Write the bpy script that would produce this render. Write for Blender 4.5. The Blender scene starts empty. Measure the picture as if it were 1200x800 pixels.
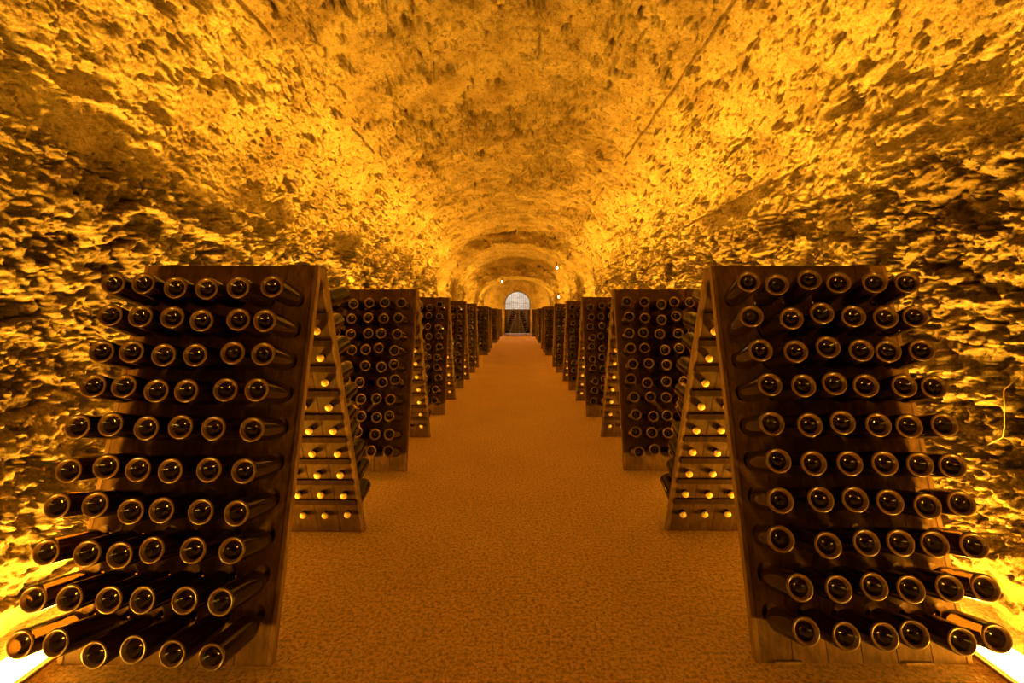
import bpy, bmesh, math, random
import numpy as np
from mathutils import Matrix, Vector, Euler

# ------------------------------------------------------------------ camera, world, exposure
scene = bpy.context.scene
COL = scene.collection
cam_data = bpy.data.cameras.new('camera')
cam = bpy.data.objects.new('camera', cam_data)
COL.objects.link(cam)
cam_data.sensor_width = 36.0
cam_data.lens = 16.2
cam_data.clip_start = 0.05
cam_data.clip_end = 200
cam.location = (0, 0, 1.4128)
cam.rotation_euler = (math.radians(90) - 0.0613, 0, 0.0102)
scene.camera = cam

world = bpy.data.worlds.new('world')
scene.world = world
world.use_nodes = True
world.node_tree.nodes['Background'].inputs['Color'].default_value = (0, 0, 0, 1)
world.node_tree.nodes['Background'].inputs['Strength'].default_value = 0

vs = scene.view_settings
vs.view_transform = 'Standard'
vs.look = 'None'
vs.gamma = 1.0
vs.use_curve_mapping = False
vs.exposure = 2.5
scene.cycles.max_bounces = 14
scene.cycles.diffuse_bounces = 7
scene.cycles.transmission_bounces = 8
scene.cycles.sample_clamp_indirect = 6.0

STRIP_COLOR = (1.0, 0.455, 0.024)
STRIP_POWER = 42.0
random.seed(7)

# ------------------------------------------------------------------ material helpers
def new_mat(name):
    m = bpy.data.materials.new(name)
    m.use_nodes = True
    nt = m.node_tree
    return m, nt, nt.nodes['Principled BSDF']

def node(nt, kind, **kw):
    n = nt.nodes.new(kind)
    for k, v in kw.items():
        setattr(n, k, v)
    return n

def coords(nt, scale=(1, 1, 1)):
    tc = node(nt, 'ShaderNodeTexCoord')
    mp = node(nt, 'ShaderNodeMapping')
    mp.inputs['Scale'].default_value = scale
    nt.links.new(tc.outputs['Object'], mp.inputs['Vector'])
    return mp.outputs['Vector']

def noise_tex(nt, vec, scale, detail=5, rough=0.6):
    n = node(nt, 'ShaderNodeTexNoise')
    n.inputs['Scale'].default_value = scale
    n.inputs['Detail'].default_value = detail
    n.inputs['Roughness'].default_value = rough
    nt.links.new(vec, n.inputs['Vector'])
    return n.outputs['Fac']

def ramp(nt, fac, stops):
    r = node(nt, 'ShaderNodeValToRGB')
    cr = r.color_ramp
    while len(cr.elements) < len(stops):
        cr.elements.new(0.5)
    for e, (p, c) in zip(cr.elements, stops):
        e.position = p
        e.color = (c[0], c[1], c[2], 1)
    nt.links.new(fac, r.inputs['Fac'])
    return r.outputs['Color']

def mix_col(nt, fac, a, b, mode='MIX'):
    m = node(nt, 'ShaderNodeMix', data_type='RGBA', blend_type=mode)
    if hasattr(fac, 'links'):
        nt.links.new(fac, m.inputs[0])
    else:
        m.inputs[0].default_value = fac
    for s, k in ((a, 6), (b, 7)):
        if hasattr(s, 'links'):
            nt.links.new(s, m.inputs[k])
        else:
            m.inputs[k].default_value = (*s, 1)
    return m.outputs[2]

def bump(nt, height, strength, dist, bsdf, prev=None):
    b = node(nt, 'ShaderNodeBump')
    b.inputs['Strength'].default_value = strength
    b.inputs['Distance'].default_value = dist
    nt.links.new(height, b.inputs['Height'])
    if prev is not None:
        nt.links.new(prev, b.inputs['Normal'])
    nt.links.new(b.outputs['Normal'], bsdf.inputs['Normal'])
    return b.outputs['Normal']

def rock_material(name, dark, mid, light, bump_s=0.6):
    m, nt, b = new_mat(name)
    v = coords(nt)
    big = noise_tex(nt, v, 2.2, 6, 0.65)
    c = ramp(nt, big, [(0.30, dark), (0.5, mid), (0.72, light)])
    spot = noise_tex(nt, v, 17, 6, 0.7)
    c = mix_col(nt, ramp(nt, spot, [(0.37, (0.9, 0.9, 0.9)), (0.45, (0, 0, 0))]), c, dark)
    grain = noise_tex(nt, v, 70, 7, 0.8)
    c = mix_col(nt, 1.0, c, ramp(nt, grain, [(0.36, (0.52, 0.50, 0.46)), (0.56, (1, 1, 1))]), 'MULTIPLY')
    nt.links.new(c, b.inputs['Base Color'])
    b.inputs['Roughness'].default_value = 0.95
    b.inputs['Specular IOR Level'].default_value = 0.1
    n1 = bump(nt, noise_tex(nt, v, 38, 9, 0.75), bump_s, 0.03, b)
    bump(nt, noise_tex(nt, v, 140, 3, 0.6), 0.7, 0.010, b, n1)
    return m

M = {}
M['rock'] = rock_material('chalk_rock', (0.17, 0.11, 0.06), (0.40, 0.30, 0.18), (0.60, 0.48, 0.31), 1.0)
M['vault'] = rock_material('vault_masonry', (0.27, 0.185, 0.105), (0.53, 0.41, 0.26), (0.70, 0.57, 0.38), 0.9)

def floor_material():
    m, nt, b = new_mat('sanded_floor')
    v = coords(nt)
    c = ramp(nt, noise_tex(nt, v, 1.3, 5, 0.6), [(0.3, (0.80, 0.56, 0.40)), (0.7, (0.92, 0.66, 0.47))])
    g = noise_tex(nt, v, 55, 5, 0.75)
    c = mix_col(nt, ramp(nt, g, [(0.38, (0.95, 0.95, 0.95)), (0.55, (0, 0, 0))]), c, (0.36, 0.23, 0.14))
    nt.links.new(c, b.inputs['Base Color'])
    b.inputs['Roughness'].default_value = 0.9
    b.inputs['Specular IOR Level'].default_value = 0.25
    vo = node(nt, 'ShaderNodeTexVoronoi')
    vo.inputs['Scale'].default_value = 70
    nt.links.new(v, vo.inputs['Vector'])
    n1 = bump(nt, noise_tex(nt, v, 45, 6, 0.75), 1.0, 0.035, b)
    bump(nt, vo.outputs['Distance'], 0.7, 0.015, b, n1)
    return m
M['floor'] = floor_material()

def wood_material(name, dark, light, scale=1.0, rough=0.7, spec=0.1):
    """weathered timber, grain along local Z"""
    m, nt, b = new_mat(name)
    v = coords(nt, (22 * scale, 22 * scale, 1.6 * scale))
    g = noise_tex(nt, v, 2.0, 8, 0.65)
    c = ramp(nt, g, [(0.3, dark), (0.7, light)])
    v2 = coords(nt)
    st = noise_tex(nt, v2, 5, 4, 0.6)
    c = mix_col(nt, ramp(nt, st, [(0.35, (0.55, 0.55, 0.55)), (0.6, (0, 0, 0))]), c, dark)
    nt.links.new(c, b.inputs['Base Color'])
    b.inputs['Roughness'].default_value = rough
    b.inputs['Specular IOR Level'].default_value = spec
    bump(nt, g, 0.35, 0.004, b)
    return m
M['wood'] = wood_material('rack_timber', (0.042, 0.021, 0.010), (0.15, 0.080, 0.040))
M['inner'] = wood_material('baked_light_inner_timber', (0.034, 0.016, 0.007), (0.095, 0.050, 0.024))  # same rack timber, with the light level between the panels put into its colour
M['rail'] = wood_material('rail_timber', (0.075, 0.04, 0.02), (0.20, 0.115, 0.062))
M['batten'] = wood_material('dark_batten', (0.016, 0.008, 0.004), (0.042, 0.022, 0.011), 1.0, 0.95, 0.03)
M['wedge'] = wood_material('pale_wedge_timber', (0.12, 0.075, 0.04), (0.26, 0.17, 0.09))
M['gate_wood'] = wood_material('gate_timber', (0.05, 0.032, 0.02), (0.14, 0.09, 0.055))

def simple(name, col, rough=0.5, metal=0.0, spec=0.5):
    m, nt, b = new_mat(name)
    v = coords(nt)
    n = noise_tex(nt, v, 14, 4, 0.6)
    c = ramp(nt, n, [(0.3, tuple(x * 0.75 for x in col)), (0.7, col)])
    nt.links.new(c, b.inputs['Base Color'])
    b.inputs['Roughness'].default_value = rough
    b.inputs['Metallic'].default_value = metal
    b.inputs['Specular IOR Level'].default_value = spec
    return m
M['cap'] = simple('crown_cap_metal', (0.85, 0.66, 0.34), 0.45, 0.0)
M['iron'] = simple('dark_iron', (0.05, 0.045, 0.04), 0.5, 0.6)
M['trim'] = simple('channel_trim', (0.16, 0.085, 0.045), 0.45)
M['cable'] = simple('cable_sheath', (0.5, 0.42, 0.3), 0.5)
M['lamp_body'] = simple('lamp_metal', (0.5, 0.48, 0.44), 0.4, 0.5)
M['pale'] = simple('pale_limestone', (0.62, 0.60, 0.56), 0.9, 0, 0.2)

def glass_material(name, col, trans, rough, dust, dust_amt):
    m, nt, b = new_mat(name)
    v = coords(nt)
    n = noise_tex(nt, v, 30, 5, 0.65)
    b.inputs['Base Color'].default_value = (*col, 1)
    b.inputs['Transmission Weight'].default_value = trans
    b.inputs['Roughness'].default_value = rough
    b.inputs['IOR'].default_value = 1.36
    d = node(nt, 'ShaderNodeBsdfDiffuse')
    d.inputs['Color'].default_value = (*dust, 1)
    mx = node(nt, 'ShaderNodeMixShader')
    r = ramp(nt, n, [(0.3, (dust_amt * 0.4,) * 3), (0.7, (dust_amt,) * 3)])
    nt.links.new(r, mx.inputs['Fac'])
    nt.links.new(b.outputs['BSDF'], mx.inputs[1])
    nt.links.new(d.outputs['BSDF'], mx.inputs[2])
    nt.links.new(mx.outputs['Shader'], nt.nodes['Material Output'].inputs['Surface'])
    return m
M['glass'] = glass_material('dark_bottle_glass', (0.018, 0.0085, 0.0025), 0.55, 0.06, (0.12, 0.065, 0.03), 0.008)
M['heel'] = glass_material('scuffed_glass_heel', (0.05, 0.024, 0.009), 0.3, 0.28, (0.24, 0.135, 0.068), 0.15)

def emit_material(name, col, power):
    m = bpy.data.materials.new(name)
    m.use_nodes = True
    nt = m.node_tree
    nt.nodes.remove(nt.nodes['Principled BSDF'])
    e = nt.nodes.new('ShaderNodeEmission')
    e.inputs['Color'].default_value = (*col, 1)
    e.inputs['Strength'].default_value = power
    nt.links.new(e.outputs['Emission'], nt.nodes['Material Output'].inputs['Surface'])
    return m
M['strip'] = emit_material('amber_strip_light', STRIP_COLOR, STRIP_POWER)
M['bulb'] = emit_material('white_lamp_lens', (1.0, 0.86, 0.62), 10.0)

# ------------------------------------------------------------------ object helpers
def link_mesh(name, me, parent=None):
    o = bpy.data.objects.new(name, me)
    COL.objects.link(o)
    if parent is not None:
        o.parent = parent
    return o

def from_bm(name, bm, mats, parent=None, smooth=False):
    me = bpy.data.meshes.new(name)
    bmesh.ops.recalc_face_normals(bm, faces=bm.faces[:])
    bm.to_mesh(me)
    bm.free()
    for m in (mats if isinstance(mats, (list, tuple)) else [mats]):
        me.materials.append(m)
    if smooth:
        me.polygons.foreach_set('use_smooth', [True] * len(me.polygons))
    return link_mesh(name, me, parent)

def structure(o, label, cat):
    o['kind'] = 'structure'
    o['label'] = label
    o['category'] = cat
    return o

def tag(o, label, cat, group=None, kind=None):
    o['label'] = label
    o['category'] = cat
    if group:
        o['group'] = group
    if kind:
        o['kind'] = kind
    return o

def thing(name, label, cat, loc=(0, 0, 0), rotz=0.0, group=None):
    o = bpy.data.objects.new(name, None)
    COL.objects.link(o)
    o.empty_display_size = 0.1
    o.location = loc
    o.rotation_euler = (0, 0, rotz)
    return tag(o, label, cat, group)

def add_box(bm, lo, hi, bevel=0.0, mat=None):
    lo, hi = Vector(lo), Vector(hi)
    r = bmesh.ops.create_cube(bm, size=1.0)
    c = (lo + hi) / 2
    d = hi - lo
    for v in r['verts']:
        v.co = Vector((v.co.x * d.x, v.co.y * d.y, v.co.z * d.z)) + c
    if bevel > 0:
        es = list({e for v in r['verts'] for e in v.link_edges})
        res = bmesh.ops.bevel(bm, geom=es, offset=bevel, segments=2, affect='EDGES', profile=0.6)
        vs_ = list({v for f in res['faces'] for v in f.verts})
    else:
        vs_ = r['verts']
    if mat is not None:
        allv = set(vs_) | {v for v in r['verts'] if v.is_valid}
        for v in allv:
            v.co = mat @ v.co

def add_tube(bm, pts, r, seg=8):
    pts = [Vector(p) for p in pts]
    rings = []
    for i, p in enumerate(pts):
        t = (pts[min(i + 1, len(pts) - 1)] - pts[max(i - 1, 0)]).normalized()
        a = t.orthogonal().normalized() if i == 0 else (rings_a - t * rings_a.dot(t)).normalized()
        rings_a = a
        b = t.cross(a)
        rings.append([bm.verts.new(p + (a * math.cos(k * 2 * math.pi / seg) + b * math.sin(k * 2 * math.pi / seg)) * r) for k in range(seg)])
    for a, b in zip(rings, rings[1:]):
        for k in range(seg):
            bm.faces.new((a[k], a[(k + 1) % seg], b[(k + 1) % seg], b[k]))
    bm.faces.new(rings[0][::-1])
    bm.faces.new(rings[-1])

# ------------------------------------------------------------------ numpy noise for the rock relief
def _hash(ix, iy, seed):
    h = (ix.astype(np.int64) * 374761393 + iy.astype(np.int64) * 668265263 + seed * 1442695041) & 0xFFFFFFFF
    h = ((h ^ (h >> 13)) * 1274126177) & 0xFFFFFFFF
    h = ((h ^ (h >> 16)) * 2246822519) & 0xFFFFFFFF
    return ((h ^ (h >> 15)) & 0xFFFFFF) / float(0x1000000)

def perlin(x, y, seed):
    ix, iy = np.floor(x), np.floor(y)
    fx, fy = x - ix, y - iy
    def g(dx, dy):
        a = _hash(ix + dx, iy + dy, seed) * 2 * np.pi
        return np.cos(a) * (fx - dx) + np.sin(a) * (fy - dy)
    u = fx * fx * fx * (fx * (fx * 6 - 15) + 10)
    v = fy * fy * fy * (fy * (fy * 6 - 15) + 10)
    a = g(0, 0) * (1 - u) + g(1, 0) * u
    b = g(0, 1) * (1 - u) + g(1, 1) * u
    return (a * (1 - v) + b * v) * 1.4

def fbm(x, y, seed, octs=4, gain=0.5):
    s = np.zeros(np.broadcast(x, y).shape)
    amp = 1.0
    for k in range(octs):
        s += amp * perlin(x * 2 ** k, y * 2 ** k, seed + k * 17)
        amp *= gain
    return s

def ridged(x, y, seed, octs=4, gain=0.55):
    s = np.zeros(np.broadcast(x, y).shape)
    amp = 1.0
    for k in range(octs):
        s += amp * (0.5 - np.abs(perlin(x * 2 ** k, y * 2 ** k, seed + k * 31)))
        amp *= gain
    return s

def voronoi(x, y, seed):
    ix, iy = np.floor(x), np.floor(y)
    f1 = np.full(x.shape, 9.0)
    f2 = np.full(x.shape, 9.0)
    cid = np.zeros(x.shape)
    cx = np.zeros(x.shape)
    cy = np.zeros(x.shape)
    for dx in (-1, 0, 1):
        for dy in (-1, 0, 1):
            jx, jy = ix + dx, iy + dy
            px = jx + 0.1 + 0.8 * _hash(jx, jy, seed)
            py = jy + 0.1 + 0.8 * _hash(jx, jy, seed + 5)
            ex, ey = x - px, y - py
            d = np.sqrt(ex * ex + ey * ey)
            near = d < f1
            f2 = np.where(near, f1, np.minimum(f2, d))
            cid = np.where(near, _hash(jx, jy, seed + 9), cid)
            cx = np.where(near, ex, cx)
            cy = np.where(near, ey, cy)
            f1 = np.where(near, d, f1)
    return f1, f2, cid, cx, cy

def sstep(a, b, x):
    t = np.clip((x - a) / (b - a), 0, 1)
    return t * t * (3 - 2 * t)

def terrace(h, step, lo=0.30, hi=0.70):
    t = h / step
    k = np.floor(t)
    return step * (k + sstep(lo, hi, t - k))

def disp_wall(u, v, seed):
    """inward relief of the rubble walls; u = height, v = along the tunnel"""
    wx = v + 0.22 * fbm(v * 2.0, u * 2.6, seed + 1, 6, 0.62)
    wy = u + 0.14 * fbm(v * 2.0 + 40, u * 2.6, seed + 2, 6, 0.62)
    f1, f2, cid, ex, ey = voronoi(wx / 0.44, wy / 0.22, seed + 3)
    g1, g2, did, gx, gy = voronoi(wx / 0.15 + 9, wy / 0.08, seed + 4)
    r1 = (cid * 7.13) % 1.0 - 0.5
    r2 = (cid * 13.7) % 1.0 - 0.5
    big = sstep(0.35, 0.65, (cid * 29.3) % 1.0)          # some stones stay whole, others are broken up
    d = 0.080 * (cid - 0.5) + 0.13 * (r1 * ex + r2 * ey) - 0.060 * (1 - sstep(0.0, 0.16, f2 - f1))
    d += (1 - big) * (0.045 * (did - 0.5) - 0.028 * (1 - sstep(0, 0.2, g2 - g1)))
    d += 0.070 * perlin(v * 0.9, u * 1.1, seed + 6)
    f = fbm(v * 5, u * 9, seed + 7, 6, 0.66)
    d += (0.35 + 0.65 * (1 - big)) * 0.026 * f
    d = 0.4 * d + 0.6 * terrace(d + 0.010 * f, 0.034, 0.38, 0.62)
    d += 0.010 * fbm(v * 18, u * 24, seed + 8, 5, 0.7)
    d -= 0.045 * sstep(0.45, 0.58, fbm(v * 6, u * 10, seed + 11, 5, 0.62))
    low = sstep(0.0, 0.30, u)
    return d * (0.25 + 0.75 * low) - 0.05 * (1 - low)

def disp_vault(u, v, seed):
    """inward relief of the vault: plastered stone with sharp pits and lost flakes; u = arc length, v = along the tunnel"""
    wx = v + 0.20 * fbm(v * 2.2, u * 2.6, seed + 1, 6, 0.62)
    wy = u + 0.11 * fbm(v * 2.2 + 30, u * 2.6, seed + 2, 6, 0.62)
    f1, f2, cid, ex, ey = voronoi(wx / 0.55, wy / 0.22, seed + 3)
    r1 = (cid * 7.13) % 1.0 - 0.5
    r2 = (cid * 13.7) % 1.0 - 0.5
    bare = sstep(-0.05, 0.45, fbm(v * 0.6, u * 0.8, seed + 12, 3))      # where the plaster has fallen
    d = (0.25 + 0.75 * bare) * (0.040 * (cid - 0.5) + 0.06 * (r1 * ex + r2 * ey)) - 0.05 * bare * (1 - sstep(0, 0.10, f2 - f1))
    f = fbm(v * 4, u * 6, seed + 9, 6, 0.66)
    d += 0.012 * f * (0.5 + bare)
    d = 0.35 * d + 0.65 * terrace(d + 0.004 * f, 0.022, 0.40, 0.60)
    lift = 0.16 * bare
    far = sstep(3.5, 6.5, v)
    p = fbm(v * 2.4, u * 4.4, seed + 5, 6, 0.62) + lift
    d -= 0.050 * sstep(0.55, 0.61, p) + 0.10 * np.maximum(p - 0.55, 0)
    p = fbm(v * 5.5, u * 9.5, seed + 6, 6, 0.64) * (1 - far) + fbm(v * 6.5, u * 6.0, seed + 26, 5, 0.62) * far + lift + 0.20 * far
    d -= (0.030 + 0.035 * far) * sstep(0.61, 0.66, p) + 0.09 * np.maximum(p - 0.61, 0)
    p = fbm(v * 13, u * 20, seed + 16, 4, 0.6) + 0.5 * lift
    d -= 0.024 * sstep(0.63, 0.70, p) + 0.06 * np.maximum(p - 0.63, 0)
    c = np.abs(fbm(v * 2.1, u * 3.0, seed + 41, 6, 0.6))
    d -= 0.034 * (1 - sstep(0.010, 0.034, c)) * sstep(0.0, 0.3, fbm(v * 0.9, u * 1.1, seed + 43, 3) + 0.15)
    for u0, sd in ((5.55, 3), (4.35, 4), (1.2, 5)):
        line = np.abs(u - u0 + 0.02 * fbm(v * 1.5, v * 0 + sd, seed + 20 + sd, 4))
        d -= 0.035 * (1 - sstep(0.006, 0.016, line)) * sstep(0.0, 0.25, fbm(v * 0.9, u * 0.3, seed + 30 + sd, 2) + 0.1)
    d += 0.020 * perlin(v * 1.3, u * 1.3, seed + 8)
    d += 0.0065 * fbm(v * 24, u * 28, seed + 17, 5, 0.75)
    return d

# ------------------------------------------------------------------ tunnel shell
HALF, SPRING, RISE = 2.2, 2.24, 1.48
Y_START, Y_END = -3.0, 31.5

def y_rings():
    ys = []
    y = Y_START
    while y < Y_END:
        ys.append(y)
        if y < 1.2:
            y += 0.08 if y < 0.7 else 0.03
        else:
            y += 0.0078 * (1 + max(0.0, y - 1.8) * 0.28)
    ys.append(Y_END)
    return np.array(ys)
YS = y_rings()

def grid_mesh(name, P, mat):
    """P: (rows, cols, 3) array of points"""
    nr, nc = P.shape[:2]
    idx = np.arange(nr * nc).reshape(nr, nc)
    f = np.stack([idx[:-1, :-1], idx[:-1, 1:], idx[1:, 1:], idx[1:, :-1]], -1).reshape(-1, 4)
    me = bpy.data.meshes.new(name)
    me.vertices.add(nr * nc)
    me.vertices.foreach_set('co', P.reshape(-1).astype(np.float32))
    me.loops.add(f.size)
    me.loops.foreach_set('vertex_index', f.reshape(-1).astype(np.int32))
    me.polygons.add(len(f))
    me.polygons.foreach_set('loop_start', (np.arange(len(f)) * 4).astype(np.int32))
    me.polygons.foreach_set('use_smooth', np.ones(len(f), dtype=bool))
    me.update(calc_edges=True)
    me.validate()
    me.materials.append(mat)
    return link_mesh(name, me)

def arc_table(a, b, n):
    t = np.linspace(0, np.pi, 4000)
    x, z = -a * np.cos(t), b * np.sin(t)
    s = np.concatenate([[0], np.cumsum(np.hypot(np.diff(x), np.diff(z)))])
    su = np.linspace(0, s[-1], n)
    return np.interp(su, s, t), su
ARC_T, ARC_S = arc_table(HALF, RISE, 640)
ARC_L = ARC_S[-1]

def shell_disp(U, V):
    """U runs from the left floor edge over the vault to the right floor edge"""
    total = 2 * SPRING + ARC_L
    left = U < total / 2
    h = np.where(left, U, total - U)
    wob = 0.18 * fbm(V * 1.1, U * 0.6, 45, 3)
    w = 1 - sstep(SPRING - 0.25, SPRING + 0.45, h + wob)
    dv = disp_vault(U - SPRING, V, 500)
    dw = np.where(left, disp_wall(h, V, 100), disp_wall(h, V, 300))
    lip = np.where(left, 0.0, 0.012 * sstep(SPRING - 0.01, SPRING + 0.02, h + 0.25 * wob))
    belly = -0.19 * sstep(0.1, 0.8, h) * (1 - sstep(1.15, 2.35, h))
    return belly + w * dw + (1 - w) * dv + lip * (1 - sstep(SPRING + 0.1, SPRING + 0.7, h))

def wall(side, name, label):
    us = np.linspace(0, SPRING, 290)
    V, U = np.meshgrid(YS, us, indexing='ij')
    d = shell_disp(U if side < 0 else 2 * SPRING + ARC_L - U, V)
    P = np.stack([side * (HALF - d), V, U - 0.06 * (U <= 0)], -1)
    if side > 0:
        P = P[:, ::-1]
    return structure(grid_mesh(name, P, M['rock']), label, 'wall')

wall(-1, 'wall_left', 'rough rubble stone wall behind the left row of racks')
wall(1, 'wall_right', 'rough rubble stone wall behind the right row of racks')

def vault():
    V, U = np.meshgrid(YS, ARC_S, indexing='ij')
    T = np.broadcast_to(ARC_T, V.shape)
    d = shell_disp(U + SPRING, V)
    nx, nz = -np.cos(T) / HALF, np.sin(T) / RISE
    n = np.hypot(nx, nz)
    x = -HALF * np.cos(T) - d * nx / n
    z = SPRING + RISE * np.sin(T) - d * nz / n
    P = np.stack([x, V, z], -1)
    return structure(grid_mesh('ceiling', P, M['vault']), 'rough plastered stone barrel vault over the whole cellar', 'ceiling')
vault()

def rib(name, y0, y1, w, spring, crown, label):
    """a lower arch with its two piers, standing across the tunnel"""
    b = crown - spring
    t, su = arc_table(w, b, 160)
    ax = np.concatenate([np.full(70, -w), -w * np.cos(t), np.full(70, w)])
    az = np.concatenate([np.linspace(0, spring, 71)[:-1], spring + b * np.sin(t), np.linspace(spring, 0, 71)[1:]])
    nx = np.concatenate([np.full(70, -1.0), -np.cos(t), np.full(70, 1.0)])
    nz = np.concatenate([np.zeros(70), np.sin(t), np.zeros(70)])
    uu = np.concatenate([[0], np.cumsum(np.hypot(np.diff(ax), np.diff(az)))])
    rows = []
    for k in np.linspace(1, 0, 26)[:-1]:
        rows.append((y0, 1.0 * k))
    for y in np.linspace(y0, y1, 50):
        rows.append((y, 0.0))
    for k in np.linspace(0, 1, 26)[1:]:
        rows.append((y1, 1.0 * k))
    ry = np.array([r[0] for r in rows])[:, None]
    ro = np.array([r[1] for r in rows])[:, None]
    d = 0.9 * disp_vault(uu[None, :] + 0 * ry, ry + ro + 0 * uu[None, :], 900)
    off = ro - d * (ro < 0.5)
    dy = 0.03 * fbm(uu[None, :] * 4, ro * 6, 79, 3) * (ro > 0)
    P = np.stack([ax[None, :] + nx[None, :] * off, ry + dy, np.maximum(az[None, :] + nz[None, :] * off, -0.01)], -1)
    return structure(grid_mesh(name, P, M['vault']), label, 'arch')
rib('trim_1', 13.15, 14.75, 1.90, 2.12, 3.36, 'stone arch with piers across the cellar, nearer of the two')
rib('trim_2', 19.2, 20.9, 1.74, 2.0, 2.92, 'low stone arch with piers near the far gate')

# floor: walking surface between the light channels plus the ledges against the walls
CH_IN, CH_OUT = 1.885, 2.10
def floor_obj():
    bm = bmesh.new()
    xs = [-2.6, -CH_OUT, -CH_OUT, -CH_IN, -CH_IN, CH_IN, CH_IN, CH_OUT, CH_OUT, 2.6]
    zs = [0, 0, -0.05, -0.05, 0, 0, -0.05, -0.05, 0, 0]
    a = [bm.verts.new((x, Y_START, z)) for x, z in zip(xs, zs)]
    b = [bm.verts.new((x, 35.5, z)) for x, z in zip(xs, zs)]
    for i in range(len(xs) - 1):
        bm.faces.new((a[i], a[i + 1], b[i + 1], b[i]))
    o = from_bm('floor', bm, M['floor'])
    return structure(o, 'grainy sand coloured concrete aisle floor', 'floor')
floor_obj()

# end wall with the arched opening
GATE_W, GATE_SPRING, GATE_TOP = 0.87, 2.02, 2.88
def end_wall():
    bm = bmesh.new()
    n = 40
    inner, outer = [], []
    ang = np.linspace(0, math.pi, n)
    inn = [(-GATE_W, 0)] + [(-GATE_W * math.cos(a), GATE_SPRING + (GATE_TOP - GATE_SPRING) * math.sin(a)) for a in ang] + [(GATE_W, 0)]
    out = [(-2.5, 0)] + [(-2.5 * math.cos(a), 2.1 + 1.9 * math.sin(a)) for a in ang] + [(2.5, 0)]
    for y in (Y_END - 0.12, Y_END + 0.35):
        inner.append([bm.verts.new((x + 0.05, y, z)) for x, z in inn])
        outer.append([bm.verts.new((x + 0.05, y, z)) for x, z in out])
    for i in range(len(inn) - 1):
        bm.faces.new((inner[0][i], inner[0][i + 1], outer[0][i + 1], outer[0][i]))
        bm.faces.new((inner[1][i], outer[1][i], outer[1][i + 1], inner[1][i + 1]))
        bm.faces.new((inner[0][i], inner[1][i], inner[1][i + 1], inner[0][i + 1]))
        bm.faces.new((outer[0][i], outer[0][i + 1], outer[1][i + 1], outer[1][i]))
    return structure(from_bm('wall_back', bm, M['vault']), 'stone end wall around the arched gate', 'wall')
end_wall()

def passage():
    """pale stone passage behind the gate"""
    bm = bmesh.new()
    y0, y1, w, h = Y_END + 0.36, 35.0, 1.5, 3.3
    p = [bm.verts.new(q) for q in ((-w, y0, 0), (-w, y1, 0), (w, y1, 0), (w, y0, 0), (-w, y0, h), (-w, y1, h), (w, y1, h), (w, y0, h))]
    for f in ((0, 1, 5, 4), (1, 2, 6, 5), (2, 3, 7, 6), (4, 5, 6, 7)):
        bm.faces.new([p[i] for i in f])
    m, nt, b = new_mat('pale_block_wall')
    v = coords(nt)
    br = node(nt, 'ShaderNodeTexBrick')
    br.inputs['Scale'].default_value = 2.2
    br.inputs['Color1'].default_value = (0.62, 0.58, 0.52, 1)
    br.inputs['Color2'].default_value = (0.42, 0.36, 0.32, 1)
    br.inputs['Mortar'].default_value = (0.3, 0.27, 0.24, 1)
    mp = node(nt, 'ShaderNodeMapping')
    mp.inputs['Rotation'].default_value = (math.radians(90), 0, 0)
    nt.links.new(v, mp.inputs['Vector'])
    nt.links.new(mp.outputs['Vector'], br.inputs['Vector'])
    nt.links.new(br.outputs['Color'], b.inputs['Base Color'])
    b.inputs['Roughness'].default_value = 0.9
    return structure(from_bm('wall_passage', bm, m), 'pale block passage seen through the arched gate bars', 'wall')
passage()
ld = bpy.data.lights.new('passage_lamp', 'POINT')
ld.energy = 40
ld.color = (1.0, 0.93, 0.82)
ld.shadow_soft_size = 0.15
lo = bpy.data.objects.new('passage_lamp', ld)
lo.location = (0, 32.6, 3.0)
COL.objects.link(lo)

def gate():
    root = thing('arched_gate', 'dark arched gate with iron bars over a solid panel at the cellar end', 'gate', (0.05, Y_END + 0.1, 0))
    bm = bmesh.new()
    x = -GATE_W + 0.07
    while x < GATE_W - 0.03:
        zt = GATE_SPRING + (GATE_TOP - GATE_SPRING) * math.sqrt(max(0, 1 - (x / GATE_W) ** 2))
        add_tube(bm, [(x, 0, 1.6), (x, 0, zt)], 0.008, 6)
        x += 0.134
    add_tube(bm, [(-GATE_W, 0, 2.1), (GATE_W, 0, 2.1)], 0.010, 6)
    from_bm('bars', bm, M['iron'], root)
    bm = bmesh.new()
    n = 7
    for i in range(n):
        x0 = -GATE_W + 0.01 + i * (2 * GATE_W - 0.02) / n
        add_box(bm, (x0 + 0.003, -0.025, 0.03), (x0 + (2 * GATE_W - 0.02) / n - 0.003, 0.025, 1.62), 0.005)
    from_bm('panel', bm, M['gate_wood'], root)
    bm = bmesh.new()
    add_box(bm, (-GATE_W, -0.04, 1.60), (GATE_W, 0.04, 1.68), 0.006)
    from_bm('crossbar', bm, M['gate_wood'], root)
    bm = bmesh.new()
    add_box(bm, (-GATE_W, -0.045, 0.25), (GATE_W, -0.02, 0.37), 0.006)
    from_bm('crossbar', bm, M['gate_wood'], root)
    bm = bmesh.new()
    pts = [(-GATE_W + 0.012, 0, 0.0)] + [(-(GATE_W - 0.012) * math.cos(a), 0, GATE_SPRING + (GATE_TOP - GATE_SPRING - 0.012) * math.sin(a)) for a in np.linspace(0, math.pi, 24)] + [(GATE_W - 0.012, 0, 0.0)]
    add_tube(bm, pts, 0.018, 8)
    from_bm('gate_frame', bm, M['iron'], root)
gate()

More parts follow.
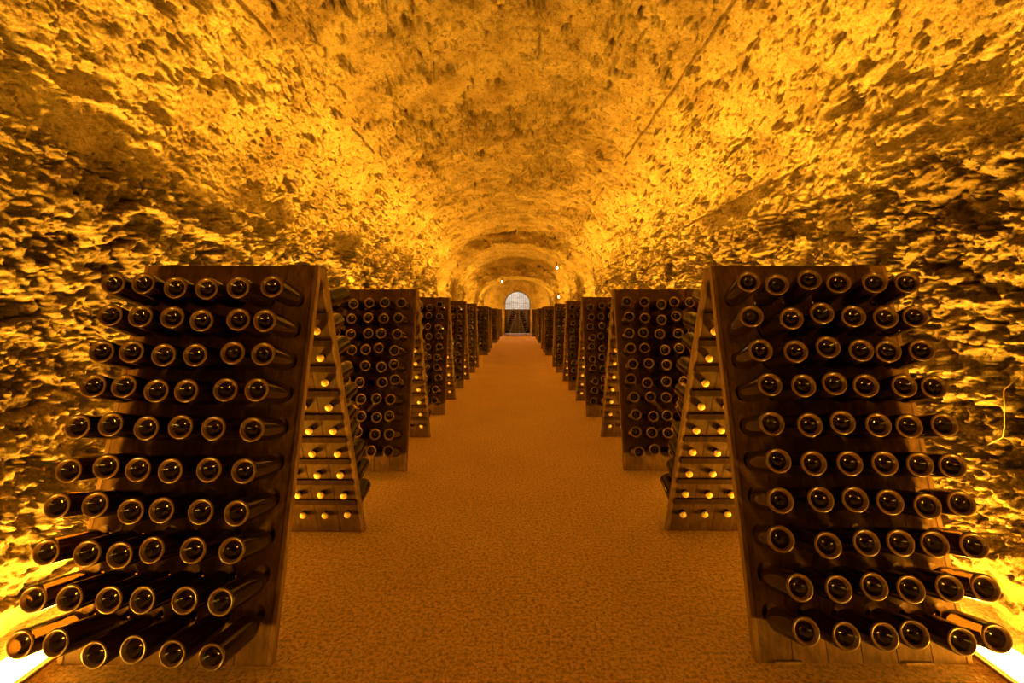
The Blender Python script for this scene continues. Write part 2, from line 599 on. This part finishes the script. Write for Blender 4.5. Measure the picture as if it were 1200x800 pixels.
# ------------------------------------------------------------------ recessed amber light channels
STRIP_RUNS = [(-0.6, 13.0), (14.9, 19.1), (21.0, 29.5)]
def light_channel(side, label):
    root = thing('floor_light_channel', label, 'floor light', (side * (CH_IN + CH_OUT) / 2, 0, 0), 0, 'recessed floor lights')
    hw = (CH_OUT - CH_IN) / 2
    bm = bmesh.new()
    xa, xb = (-hw + 0.045, hw - 0.005) if side > 0 else (-hw + 0.005, hw - 0.045)
    arch = [(xa + (xb - xa) * (0.5 - 0.5 * math.cos(t)), -0.02 + 0.05 * math.sin(t)) for t in np.linspace(0, math.pi, 9)]
    for a, b in STRIP_RUNS:
        n = int((b - a) / 0.5)
        L = [[bm.verts.new((x, a + (b - a) * k / n, z)) for x, z in arch] for k in range(n + 1)]
        for P, Q in zip(L, L[1:]):
            for j in range(len(arch) - 1):
                bm.faces.new((P[j], P[j + 1], Q[j + 1], Q[j]))
        bm.faces.new(L[0][::-1])
        bm.faces.new(L[-1])
    from_bm('diffuser', bm, M['strip'], root)
    bm = bmesh.new()
    inner = -hw if side > 0 else hw
    for k0, k1, zt in ((0.0, 0.016, 0.010), (0.021, 0.037, 0.007)):
        x0, x1 = sorted((inner + side * k0, inner + side * k1))
        add_box(bm, (x0, -2.9, -0.045), (x1, 31.2, zt), 0.003)
    from_bm('edge_trim', bm, M['trim'], root)
light_channel(-1, 'glowing amber light channel in the floor along the left wall')
light_channel(1, 'glowing amber light channel in the floor along the right wall')

# ------------------------------------------------------------------ riddling racks
RACK_W, RACK_H, SPREAD = 0.87, 1.65, 1.17
TOP_OFF = SPREAD / 2 - 0.04
TILT = math.atan2(TOP_OFF, RACK_H)
SLANT = RACK_H / math.cos(TILT)
HOLE_X, COL_W = 0.082, 0.1406
HOLE_Z, ROW_Z = 0.1727, 0.1455
THICK = 0.034
RAIL = 0.022

def panel_bm(clean_side):
    """a panel with 10 x 6 bored holes, local X across, Z up the slope, front face at Y = 0, back at Y = THICK"""
    bm = bmesh.new()
    x_edges = [RAIL] + [HOLE_X + (c + 0.5) * COL_W for c in range(5)] + [RACK_W - RAIL]
    cz = [(HOLE_Z + r * ROW_Z) / math.cos(TILT) for r in range(10)]
    st = cz[1] - cz[0]
    z_edges = [cz[0] - st / 2] + [c + st / 2 for c in cz]
    yf, yb = 0.003, THICK - 0.004
    gap = 0.0016
    N = 16
    def quad(x0, x1, z0, z1):
        add_box(bm, (x0, yf, z0), (x1, yb, z1))
    for c in range(6):
        x0 = x_edges[c] + (gap if c else 0)
        x1 = x_edges[c + 1] - (gap if c < 5 else 0)
        quad(x0, x1, 0.0, z_edges[0])
        quad(x0, x1, z_edges[10], SLANT)
        hx = HOLE_X + c * COL_W
        for r in range(10):
            z0, z1 = z_edges[r], z_edges[r + 1]
            hz = cz[r]
            ring = {}
            for key, y, ex, ez in (('f', yf, 0.034, 0.042), ('b', yb, 0.0135, 0.0140)):
                inner, outer = [], []
                for k in range(N):
                    a = 2 * math.pi * (k + 0.5) / N
                    ca, sa = math.cos(a), math.sin(a)
                    inner.append(bm.verts.new((hx + ex * ca, y, hz + ez * sa - (0.011 if key == 'b' else 0.0))))
                    # project the direction on the cell's rectangle
                    tx = ((x1 - hx) if ca > 0 else (x0 - hx)) / ca if abs(ca) > 1e-6 else 1e9
                    tz = ((z1 - hz) if sa > 0 else (z0 - hz)) / sa if abs(sa) > 1e-6 else 1e9
                    tt = min(tx, tz)
                    outer.append(bm.verts.new((hx + tt * ca, y, hz + tt * sa)))
                ring[key] = (inner, outer)
            corners = {}
            for key, y in (('f', yf), ('b', yb)):
                corners[key] = [bm.verts.new(p) for p in ((x1, y, z1), (x0, y, z1), (x0, y, z0), (x1, y, z0))]
            for key in 'fb':
                inner, outer = ring[key]
                for k in range(N):
                    j = (k + 1) % N
                    p, q = outer[k].co, outer[j].co
                    same = abs(p.x - q.x) < 1e-6 or abs(p.z - q.z) < 1e-6
                    vsq = [inner[k], outer[k]]
                    if not same:
                        cxn = x1 if max(p.x, q.x) > hx else x0
                        czn = z1 if max(p.z, q.z) > hz else z0
                        vsq.append([v for v in corners[key] if abs(v.co.x - cxn) < 1e-6 and abs(v.co.z - czn) < 1e-6][0])
                    vsq += [outer[j], inner[j]]
                    f = bm.faces.new(vsq if key == 'f' else vsq[::-1])
            fi, bi = ring['f'][0], ring['b'][0]
            for k in range(N):
                j = (k + 1) % N
                bm.faces.new((fi[k], fi[j], bi[j], bi[k]))
            # plank sides at the joints
            for xx in (x0, x1):
                fa = [bm.verts.new((xx, yf, z0)), bm.verts.new((xx, yf, z1)), bm.verts.new((xx, yb, z1)), bm.verts.new((xx, yb, z0))]
                bm.faces.new(fa)
    return bm

def panel_matrix(rear):
    """panel frame -> rack frame (rack origin: aisle side, front bottom corner; x runs from the aisle to the wall)"""
    up = Matrix.Rotation(-TILT, 4, 'X')
    if not rear:
        return up
    return Matrix.Translation((0, SPREAD, 0)) @ Matrix.Scale(-1, 4, (0, 1, 0)) @ up

def apply(o, mtx):
    o.data.transform(mtx)
    if mtx.determinant() < 0:
        o.data.flip_normals()
    o.data.update()

def make_rack():
    root = thing('riddling_rack', 'rack', 'rack')
    for rear in (False, True):
        mtx = panel_matrix(rear)
        # the timber's grain follows Z before the panel is leaned over
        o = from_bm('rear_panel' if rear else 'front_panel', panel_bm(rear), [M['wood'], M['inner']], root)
        for p in o.data.polygons:            # faces inside the A-frame carry their light level as a painted tone
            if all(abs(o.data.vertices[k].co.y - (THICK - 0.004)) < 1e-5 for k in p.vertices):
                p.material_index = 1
        apply(o, mtx)
        for x0 in (0.0, RACK_W - RAIL):
            bm = bmesh.new()
            add_box(bm, (x0, 0.0, 0.0), (x0 + RAIL, THICK, SLANT), 0.003)
            o = from_bm('rail', bm, M['rail'], root)
            apply(o, mtx)
        cz = [(HOLE_Z + r * ROW_Z) / math.cos(TILT) for r in range(10)]
        for r in range(10):
            zc = (cz[r] + cz[r + 1]) / 2 if r < 9 else cz[9] + 0.08
            bm = bmesh.new()
            add_box(bm, (RAIL, THICK - 0.004, zc - 0.019), (RACK_W - RAIL, THICK + 0.010, zc + 0.019), 0.002)
            o = from_bm('batten', bm, M['batten'], root)
            apply(o, mtx)
    bm = bmesh.new()
    add_box(bm, (0.10, SPREAD / 2 - 0.035, RACK_H - 0.004), (0.16, SPREAD / 2 + 0.035, RACK_H + 0.004), 0.001)
    from_bm('hinge', bm, M['iron'], root)
    bm = bmesh.new()
    add_box(bm, (RACK_W - 0.16, SPREAD / 2 - 0.035, RACK_H - 0.004), (RACK_W - 0.10, SPREAD / 2 + 0.035, RACK_H + 0.004), 0.001)
    from_bm('hinge', bm, M['iron'], root)
    return root

def copy_tree(o, parent=None):
    c = o.copy()
    COL.objects.link(c)
    c.parent = parent
    for ch in o.children:
        copy_tree(ch, c)
    return c

# (side, x of the aisle edge, y of the front foot, name for labels)
ORD = ['nearest', 'second', 'third', 'fourth', 'fifth', 'sixth', 'seventh', 'eighth', 'ninth', 'tenth']
LEFT_Y = [1.75, 4.03, 6.33, 8.60, 10.86, 15.45, 17.35, 21.9, 24.2, 27.6]
RIGHT_Y = [1.79, 4.07, 6.24, 8.40, 10.95, 15.40, 17.05, 21.9, 24.4, 27.7]
LEFT_X = [-0.980, -0.985, -1.00, -1.0, -0.99, -0.97, -1.0, -0.93, -0.93, -0.90]
RIGHT_X = [0.970, 0.965, 0.955, 0.955, 0.935, 0.96, 0.96, 1.03, 1.05, 0.95]

BEHIND = ['', 'just behind the nearest rack', 'third back from the camera', 'fourth back from the camera', 'just before the nearer stone arch',
          'just beyond the nearer stone arch', 'just before the low far arch', 'just beyond the low far arch', 'next to last before the gate', 'last before the gate']
racks = []                      # (object, side, index)
proto_rack = make_rack()
first = True
for side, xs, ys in ((-1, LEFT_X, LEFT_Y), (1, RIGHT_X, RIGHT_Y)):
    for i, (x, y) in enumerate(zip(xs, ys)):
        o = proto_rack if first else copy_tree(proto_rack)
        first = False
        o.location = (x if side > 0 else x - RACK_W, y, 0)
        word = 'left' if side < 0 else 'right'
        if i == 0:
            lab = 'large dark timber A-frame riddling rack full of bottles, nearest on the %s' % word
        else:
            lab = 'timber A-frame riddling rack in the %s row, %s' % (word, BEHIND[i])
        tag(o, lab, 'rack', 'riddling racks along the %s wall' % word)
        racks.append((o, side, i))
end_rack = copy_tree(proto_rack)
end_rack.rotation_euler = (0, 0, math.pi / 2)
end_rack.location = (0.04 + SPREAD / 2, 29.4, 0)
tag(end_rack, 'A-frame riddling rack turned end-on in the middle, before the arched gate', 'rack')

# ------------------------------------------------------------------ bottles
PIVOT = 0.272                   # distance from the base to where the neck meets the board
PROFILE = [(0.0000, 0.032), (0.0110, 0.0300), (0.0210, 0.0230), (0.0300, 0.0105), (0.0335, 0.0042), (0.0362, 0.0012),
           (0.0390, 0.0001), (0.0415, 0.0007), (0.0432, 0.0030), (0.0440, 0.0070), (0.0440, 0.0120), (0.0440, 0.0600), (0.0440, 0.1640),
           (0.0434, 0.1740), (0.0412, 0.1860), (0.0370, 0.1990), (0.0312, 0.2120), (0.0252, 0.2250), (0.0206, 0.2390),
           (0.0172, 0.2560), (0.0156, 0.2800), (0.0152, 0.2920), (0.0170, 0.2935), (0.0170, 0.3000), (0.0140, 0.3030), (0.0, 0.3030)]
HEEL = (3, 8)                   # profile segments of the scuffed ring the bottle stands on
CAP = [(0.0160, 0.2925), (0.0186, 0.2930), (0.0178, 0.3020), (0.0150, 0.3065), (0.0, 0.3075)]
CAP_CLOSED = [(0.0, 0.2925)] + CAP

BIG = 1.11                      # these are stout bottles
PROFILE = [(r * BIG, z * BIG) for r, z in PROFILE]
CAP_CLOSED = [(r * BIG, z * BIG) for r, z in CAP_CLOSED]

def lathe_arrays(profile, seg):
    """verts, faces, profile segment of each face; axis is Z"""
    vs_, fs, si = [], [], []
    rings = []
    for r, z in profile:
        if r < 1e-6:
            rings.append([len(vs_)])
            vs_.append((0, 0, z))
        else:
            rings.append(list(range(len(vs_), len(vs_) + seg)))
            for k in range(seg):
                a = 2 * math.pi * k / seg
                vs_.append((r * math.cos(a), r * math.sin(a), z))
    for s, (A, B) in enumerate(zip(rings, rings[1:])):
        for k in range(seg):
            j = (k + 1) % seg
            if len(A) == 1:
                fs.append((A[0], B[k], B[j]))
            elif len(B) == 1:
                fs.append((A[k], B[0], A[j]))
            else:
                fs.append((A[k], B[k], B[j], A[j]))
            si.append(s)
    return np.array(vs_), fs, si

def lathe_mesh(name, profile, seg, mats, heel=None):
    v, f, si = lathe_arrays(profile, seg)
    me = bpy.data.meshes.new(name)
    me.from_pydata([tuple(p) for p in v], [], f)
    bm = bmesh.new()
    bm.from_mesh(me)
    bmesh.ops.recalc_face_normals(bm, faces=bm.faces[:])
    bm.to_mesh(me)
    bm.free()
    for m in mats:
        me.materials.append(m)
    me.polygons.foreach_set('use_smooth', [True] * len(me.polygons))
    if heel:
        me.polygons.foreach_set('material_index', [1 if heel[0] <= s < heel[1] else 0 for s in si])
    return me
BODY_ME = lathe_mesh('bottle_glass', PROFILE, 32, [M['glass'], M['heel']], HEEL)
CAP_ME = lathe_mesh('crown_cap', CAP_CLOSED, 16, [M['cap']])

# how each bottle of the two nearest racks has been left in its hole: (turn, lift) in degrees, top row first, aisle column first
TILT_L = [[(3, 12), (2, 11), (3, 10), (4, 11), (4, 15), (6, 15)],
          [(1, 12), (7, 13), (4, 12), (7, 15), (8, 16), (10, 17)],
          [(4, 14), (7, 15), (4, 13), (6, 13), (7, 16), (10, 16)],
          [(3, 15), (6, 15), (2, 14), (6, 14), (7, 18), (10, 18)],
          [(4, 14), (1, 15), (3, 16), (4, 15), (3, 18), (5, 16)],
          [(2, 13), (3, 14), (1, 13), (4, 14), (7, 16), (6, 13)],
          [(1, 13), (2, 14), (0, 15), (5, 14), (5, 19), (4, 18)],
          [(2, 18), (1, 18), (-2, 18), (3, 14), (7, 15), (4, 16)],
          [(-1, 14), (1, 15), (-2, 15), (2, 15), (1, 16), (3, 15)],
          [(-2, 9), (-2, 11), (-2, 14), (-1, 10), (-2, 18), (1, 17)]]
TILT_R = [[(-10, 17), (-14, 14), (-14, 19), (-17, 16), (-14, 16), (-14, 16)],
          [(-12, 16), (-6, 14), (-8, 19), (-10, 16), (-11, 15), (-14, 16)],
          [(-8, 17), (-7, 16), (-8, 20), (-9, 17), (-15, 16), (-15, 17)],
          [(-4, 19), (-5, 18), (-8, 20), (-11, 18), (-8, 18), (-12, 17)],
          [(-7, 18), (-5, 17), (-7, 19), (-7, 17), (-11, 16), (-11, 17)],
          [(-6, 20), (-7, 18), (-7, 18), (-8, 18), (-9, 17), (-12, 16)],
          [(-9, 21), (-6, 22), (-8, 22), (-10, 20), (-10, 17), (-12, 19)],
          [(-13, 24), (-6, 20), (-5, 22), (-8, 22), (-11, 21), (-10, 20)],
          [(-3, 22), (-3, 21), (-5, 23), (-7, 21), (-7, 22), (-9, 22)],
          [(-3, 24), (-3, 21), (-4, 21), (-11, 22), (-6, 18), (-9, 20)]]

def bottle_matrix(rear, col_x, row, turn, lift):
    """in the rack's frame; row 0 = top; the base points out of the rack and up a little"""
    z = HOLE_Z + (9 - row) * ROW_Z - 0.010
    y = TOP_OFF * z / RACK_H
    sgn = -1.0
    if rear:
        y = SPREAD - y
        sgn = 1.0
    t, l = math.radians(turn), math.radians(lift)
    d = Vector((math.sin(t) * math.cos(l), sgn * math.cos(t) * math.cos(l), math.sin(l)))   # towards the base
    q = (-d).to_track_quat('Z', 'Y').to_matrix().to_4x4()
    q = q @ Matrix.Rotation(random.uniform(0, 6.28), 4, 'Z')
    return Matrix.Translation(Vector((col_x, y, z)) + d * PIVOT) @ q

# which bottles show in the picture as things of their own: rack key -> face -> rows (top first) of column digits (1 = aisle side)
SHOWN = {
    'L0b': ['1', '1', '1', '1', '1', '12', '12', '12', '123', '123'],
    'L0f': ['123456', '123456', '123456', '123456', '123456', '123456', '123456', '123456', '123456', '123456'],
    'L1b': ['', '', '', '', '1', '1', '', '1', '', '1'],
    'L1f': ['12345', '12345', '12345', '1234', '1234', '1234', '123', '123', '123', '12'],
    'L2f': ['123', '12', '12', '12', '12', '12', '12', '12', '1', '1'],
    'L3f': ['12', '1', '1', '1', '1', '1', '1', '1', '1', '1'],
    'R0b': ['1', '1', '1', '1', '1', '12', '12', '12', '123', '123'],
    'R0f': ['123456', '123456', '123456', '123456', '123456', '123456', '123456', '123456', '123456', '123456'],
    'R1f': ['123456', '1234', '12345', '12345', '1234', '1234', '1234', '1234', '123', '123'],
    'R2f': ['123', '123', '12', '12', '12', '12', '12', '12', '12', '1'],
    'R3f': ['1', '12', '1', '1', '1', '1', '1', '1', '1', '1'],
}

rnd = random.Random(11)
ROWS = ['top', 'second', 'third', 'fourth', 'fifth', 'sixth', 'seventh', 'eighth', 'ninth', 'bottom']
COLS = ['nearest the aisle', 'second from the aisle', 'third from the aisle', 'fourth from the aisle', 'fifth from the aisle', 'nearest the wall']
specs = []
bpy.context.view_layer.update()
for o, side, i in racks + [(end_rack, 0, 0)]:
    mw = Matrix.Translation(o.location) @ o.rotation_euler.to_matrix().to_4x4()
    for rear in (False, True):
        for r in range(10):
            for c in range(6):
                turn = rnd.gauss(-2.5 if not rear else 2.0, 3.0)
                lift = (9 + 1.1 * r) + rnd.gauss(0, 2.2)
                if i == 0 and side != 0 and not rear:
                    turn, lift = (TILT_L if side < 0 else TILT_R)[r][c]
                hx = HOLE_X + c * COL_W
                if side < 0:
                    hx = RACK_W - hx
                specs.append((side, i, rear, r, c, mw @ bottle_matrix(rear, hx, r, turn, lift)))

far_v, far_f, far_m, nv = [], [], [], 0
LOD = [lathe_arrays([PROFILE[k] for k in (0, 2, 4, 6, 8, 9, 12, 14, 16, 18, 20, 24, 25)], 14),
       lathe_arrays([PROFILE[k] for k in (0, 3, 6, 9, 12, 16, 20, 25)], 8)]
LODCAP = [lathe_arrays(CAP_CLOSED, 8), lathe_arrays([CAP_CLOSED[k] for k in (0, 2, 3, 5)], 6)]
for side, i, rear, r, c, mtx in specs:
    face = 'back' if rear else 'front'
    key = ('L' if side < 0 else 'R' if side > 0 else 'E') + str(i) + face[0]
    if str(c + 1) in (SHOWN.get(key) or [''] * 10)[r]:
        word = 'left' if side < 0 else 'right'
        lab = '%s, %s row, %s, %s of the %s %s rack' % ('capped bottle' if rear else 'dark bottle', ROWS[r], COLS[c], face, ORD[i], word)
        b = bpy.data.objects.new('champagne_bottle', None)
        COL.objects.link(b)
        b.empty_display_size = 0.03
        b.matrix_world = mtx
        tag(b, lab, 'bottle', 'bottles in the %s of the %s %s rack' % (face, ORD[i], word))
        link_mesh('bottle_glass', BODY_ME, b)
        link_mesh('crown_cap', CAP_ME, b)
    else:
        lod = 0 if (i < 4 and side != 0) else 1
        R = np.array(mtx)
        for (v, f, si), mat in ((LOD[lod], 0), (LODCAP[lod], 1)):
            far_v.append(v @ R[:3, :3].T + R[:3, 3])
            far_f.extend(tuple(x + nv for x in q) for q in f)
            if mat == 0:
                hs_, he_ = (2, 5) if lod == 0 else (1, 3)
                far_m.extend(2 if hs_ <= s < he_ else 0 for s in si)
            else:
                far_m.extend([1] * len(f))
            nv += len(v)
if far_f:
    me = bpy.data.meshes.new('distant_bottles')
    me.from_pydata(np.concatenate(far_v).tolist(), [], far_f)
    for m in (M['glass'], M['cap'], M['heel']):
        me.materials.append(m)
    me.polygons.foreach_set('material_index', far_m)
    me.polygons.foreach_set('use_smooth', [True] * len(me.polygons))
    me.update()
    bm = bmesh.new()
    bm.from_mesh(me)
    bmesh.ops.recalc_face_normals(bm, faces=bm.faces[:])
    bm.to_mesh(me)
    bm.free()
    o = link_mesh('distant_bottles', me)
    tag(o, 'mass of dark wine bottles filling the farther racks down the tunnel', 'bottles', None, 'stuff')

# ------------------------------------------------------------------ small things
def wedge(x, y, label):
    bm = bmesh.new()
    add_box(bm, (-0.055, -0.02, 0.0), (0.055, 0.05, 0.012), 0.002)
    for v in bm.verts:
        if v.co.y > 0 and v.co.z > 0.006:
            v.co.z = 0.004
    o = from_bm('wooden_wedge', bm, M['wedge'])
    o.location = (x, y, 0)
    tag(o, label, 'wedge', 'thin wooden wedges at the foot of the nearest right rack')
wedge(1.10, 1.803, 'thin pale wooden wedge under the nearest right rack, aisle end')
wedge(1.62, 1.803, 'thin pale wooden wedge under the nearest right rack, wall end')

def wall_cable():
    bm = bmesh.new()
    run = [(2.26, 1.10), (2.24, 1.04), (2.23, 0.95), (2.225, 0.86), (2.23, 0.81), (2.26, 0.78), (2.31, 0.75)]
    xs = [HALF - float(shell_disp(np.array([[2 * SPRING + ARC_L - z]]), np.array([[y]]))[0, 0]) - 0.006 for y, z in run]
    x_hang = min(xs[1:5])
    pts = [(min(x_hang if 0 < k < 5 else x, x), y, z) for k, (x, (y, z)) in enumerate(zip(xs, run))]
    add_tube(bm, pts, 0.0021, 8)
    o = from_bm('cable', bm, M['cable'], None, True)
    tag(o, 'thin pale cable hanging on the right stone wall', 'cable')
wall_cable()

def spotlight(x, y, z, label):
    root = thing('spotlight', label, 'spotlight', (x, y, z), 0, 'small white spotlights on the arches')
    bm = bmesh.new()
    bmesh.ops.create_cone(bm, cap_ends=True, segments=16, radius1=0.035, radius2=0.028, depth=0.09, matrix=Matrix.Translation((0, 0, 0)) @ Matrix.Rotation(math.radians(100), 4, 'X'))
    from_bm('housing', bm, M['lamp_body'], root)
    bm = bmesh.new()
    bmesh.ops.create_uvsphere(bm, u_segments=12, v_segments=8, radius=0.026, matrix=Matrix.Translation((0, -0.045, -0.008)) @ Matrix.Scale(0.4, 4, (0, 1, 0)))
    from_bm('lens', bm, M['bulb'], root, True)
    bm = bmesh.new()
    add_tube(bm, [(0, 0.02, 0.03), (0, 0.05, 0.10), (0, 0.07, 0.16)], 0.012, 8)
    from_bm('bracket', bm, M['iron'], root)
spotlight(1.12, 13.0, 2.68, 'small white spotlight high on the nearer stone arch')
spotlight(-0.60, 19.05, 2.72, 'small white spotlight at the crown of the low far arch')
spotlight(1.72, 19.05, 2.08, 'small white spotlight on the far arch pier, right side')
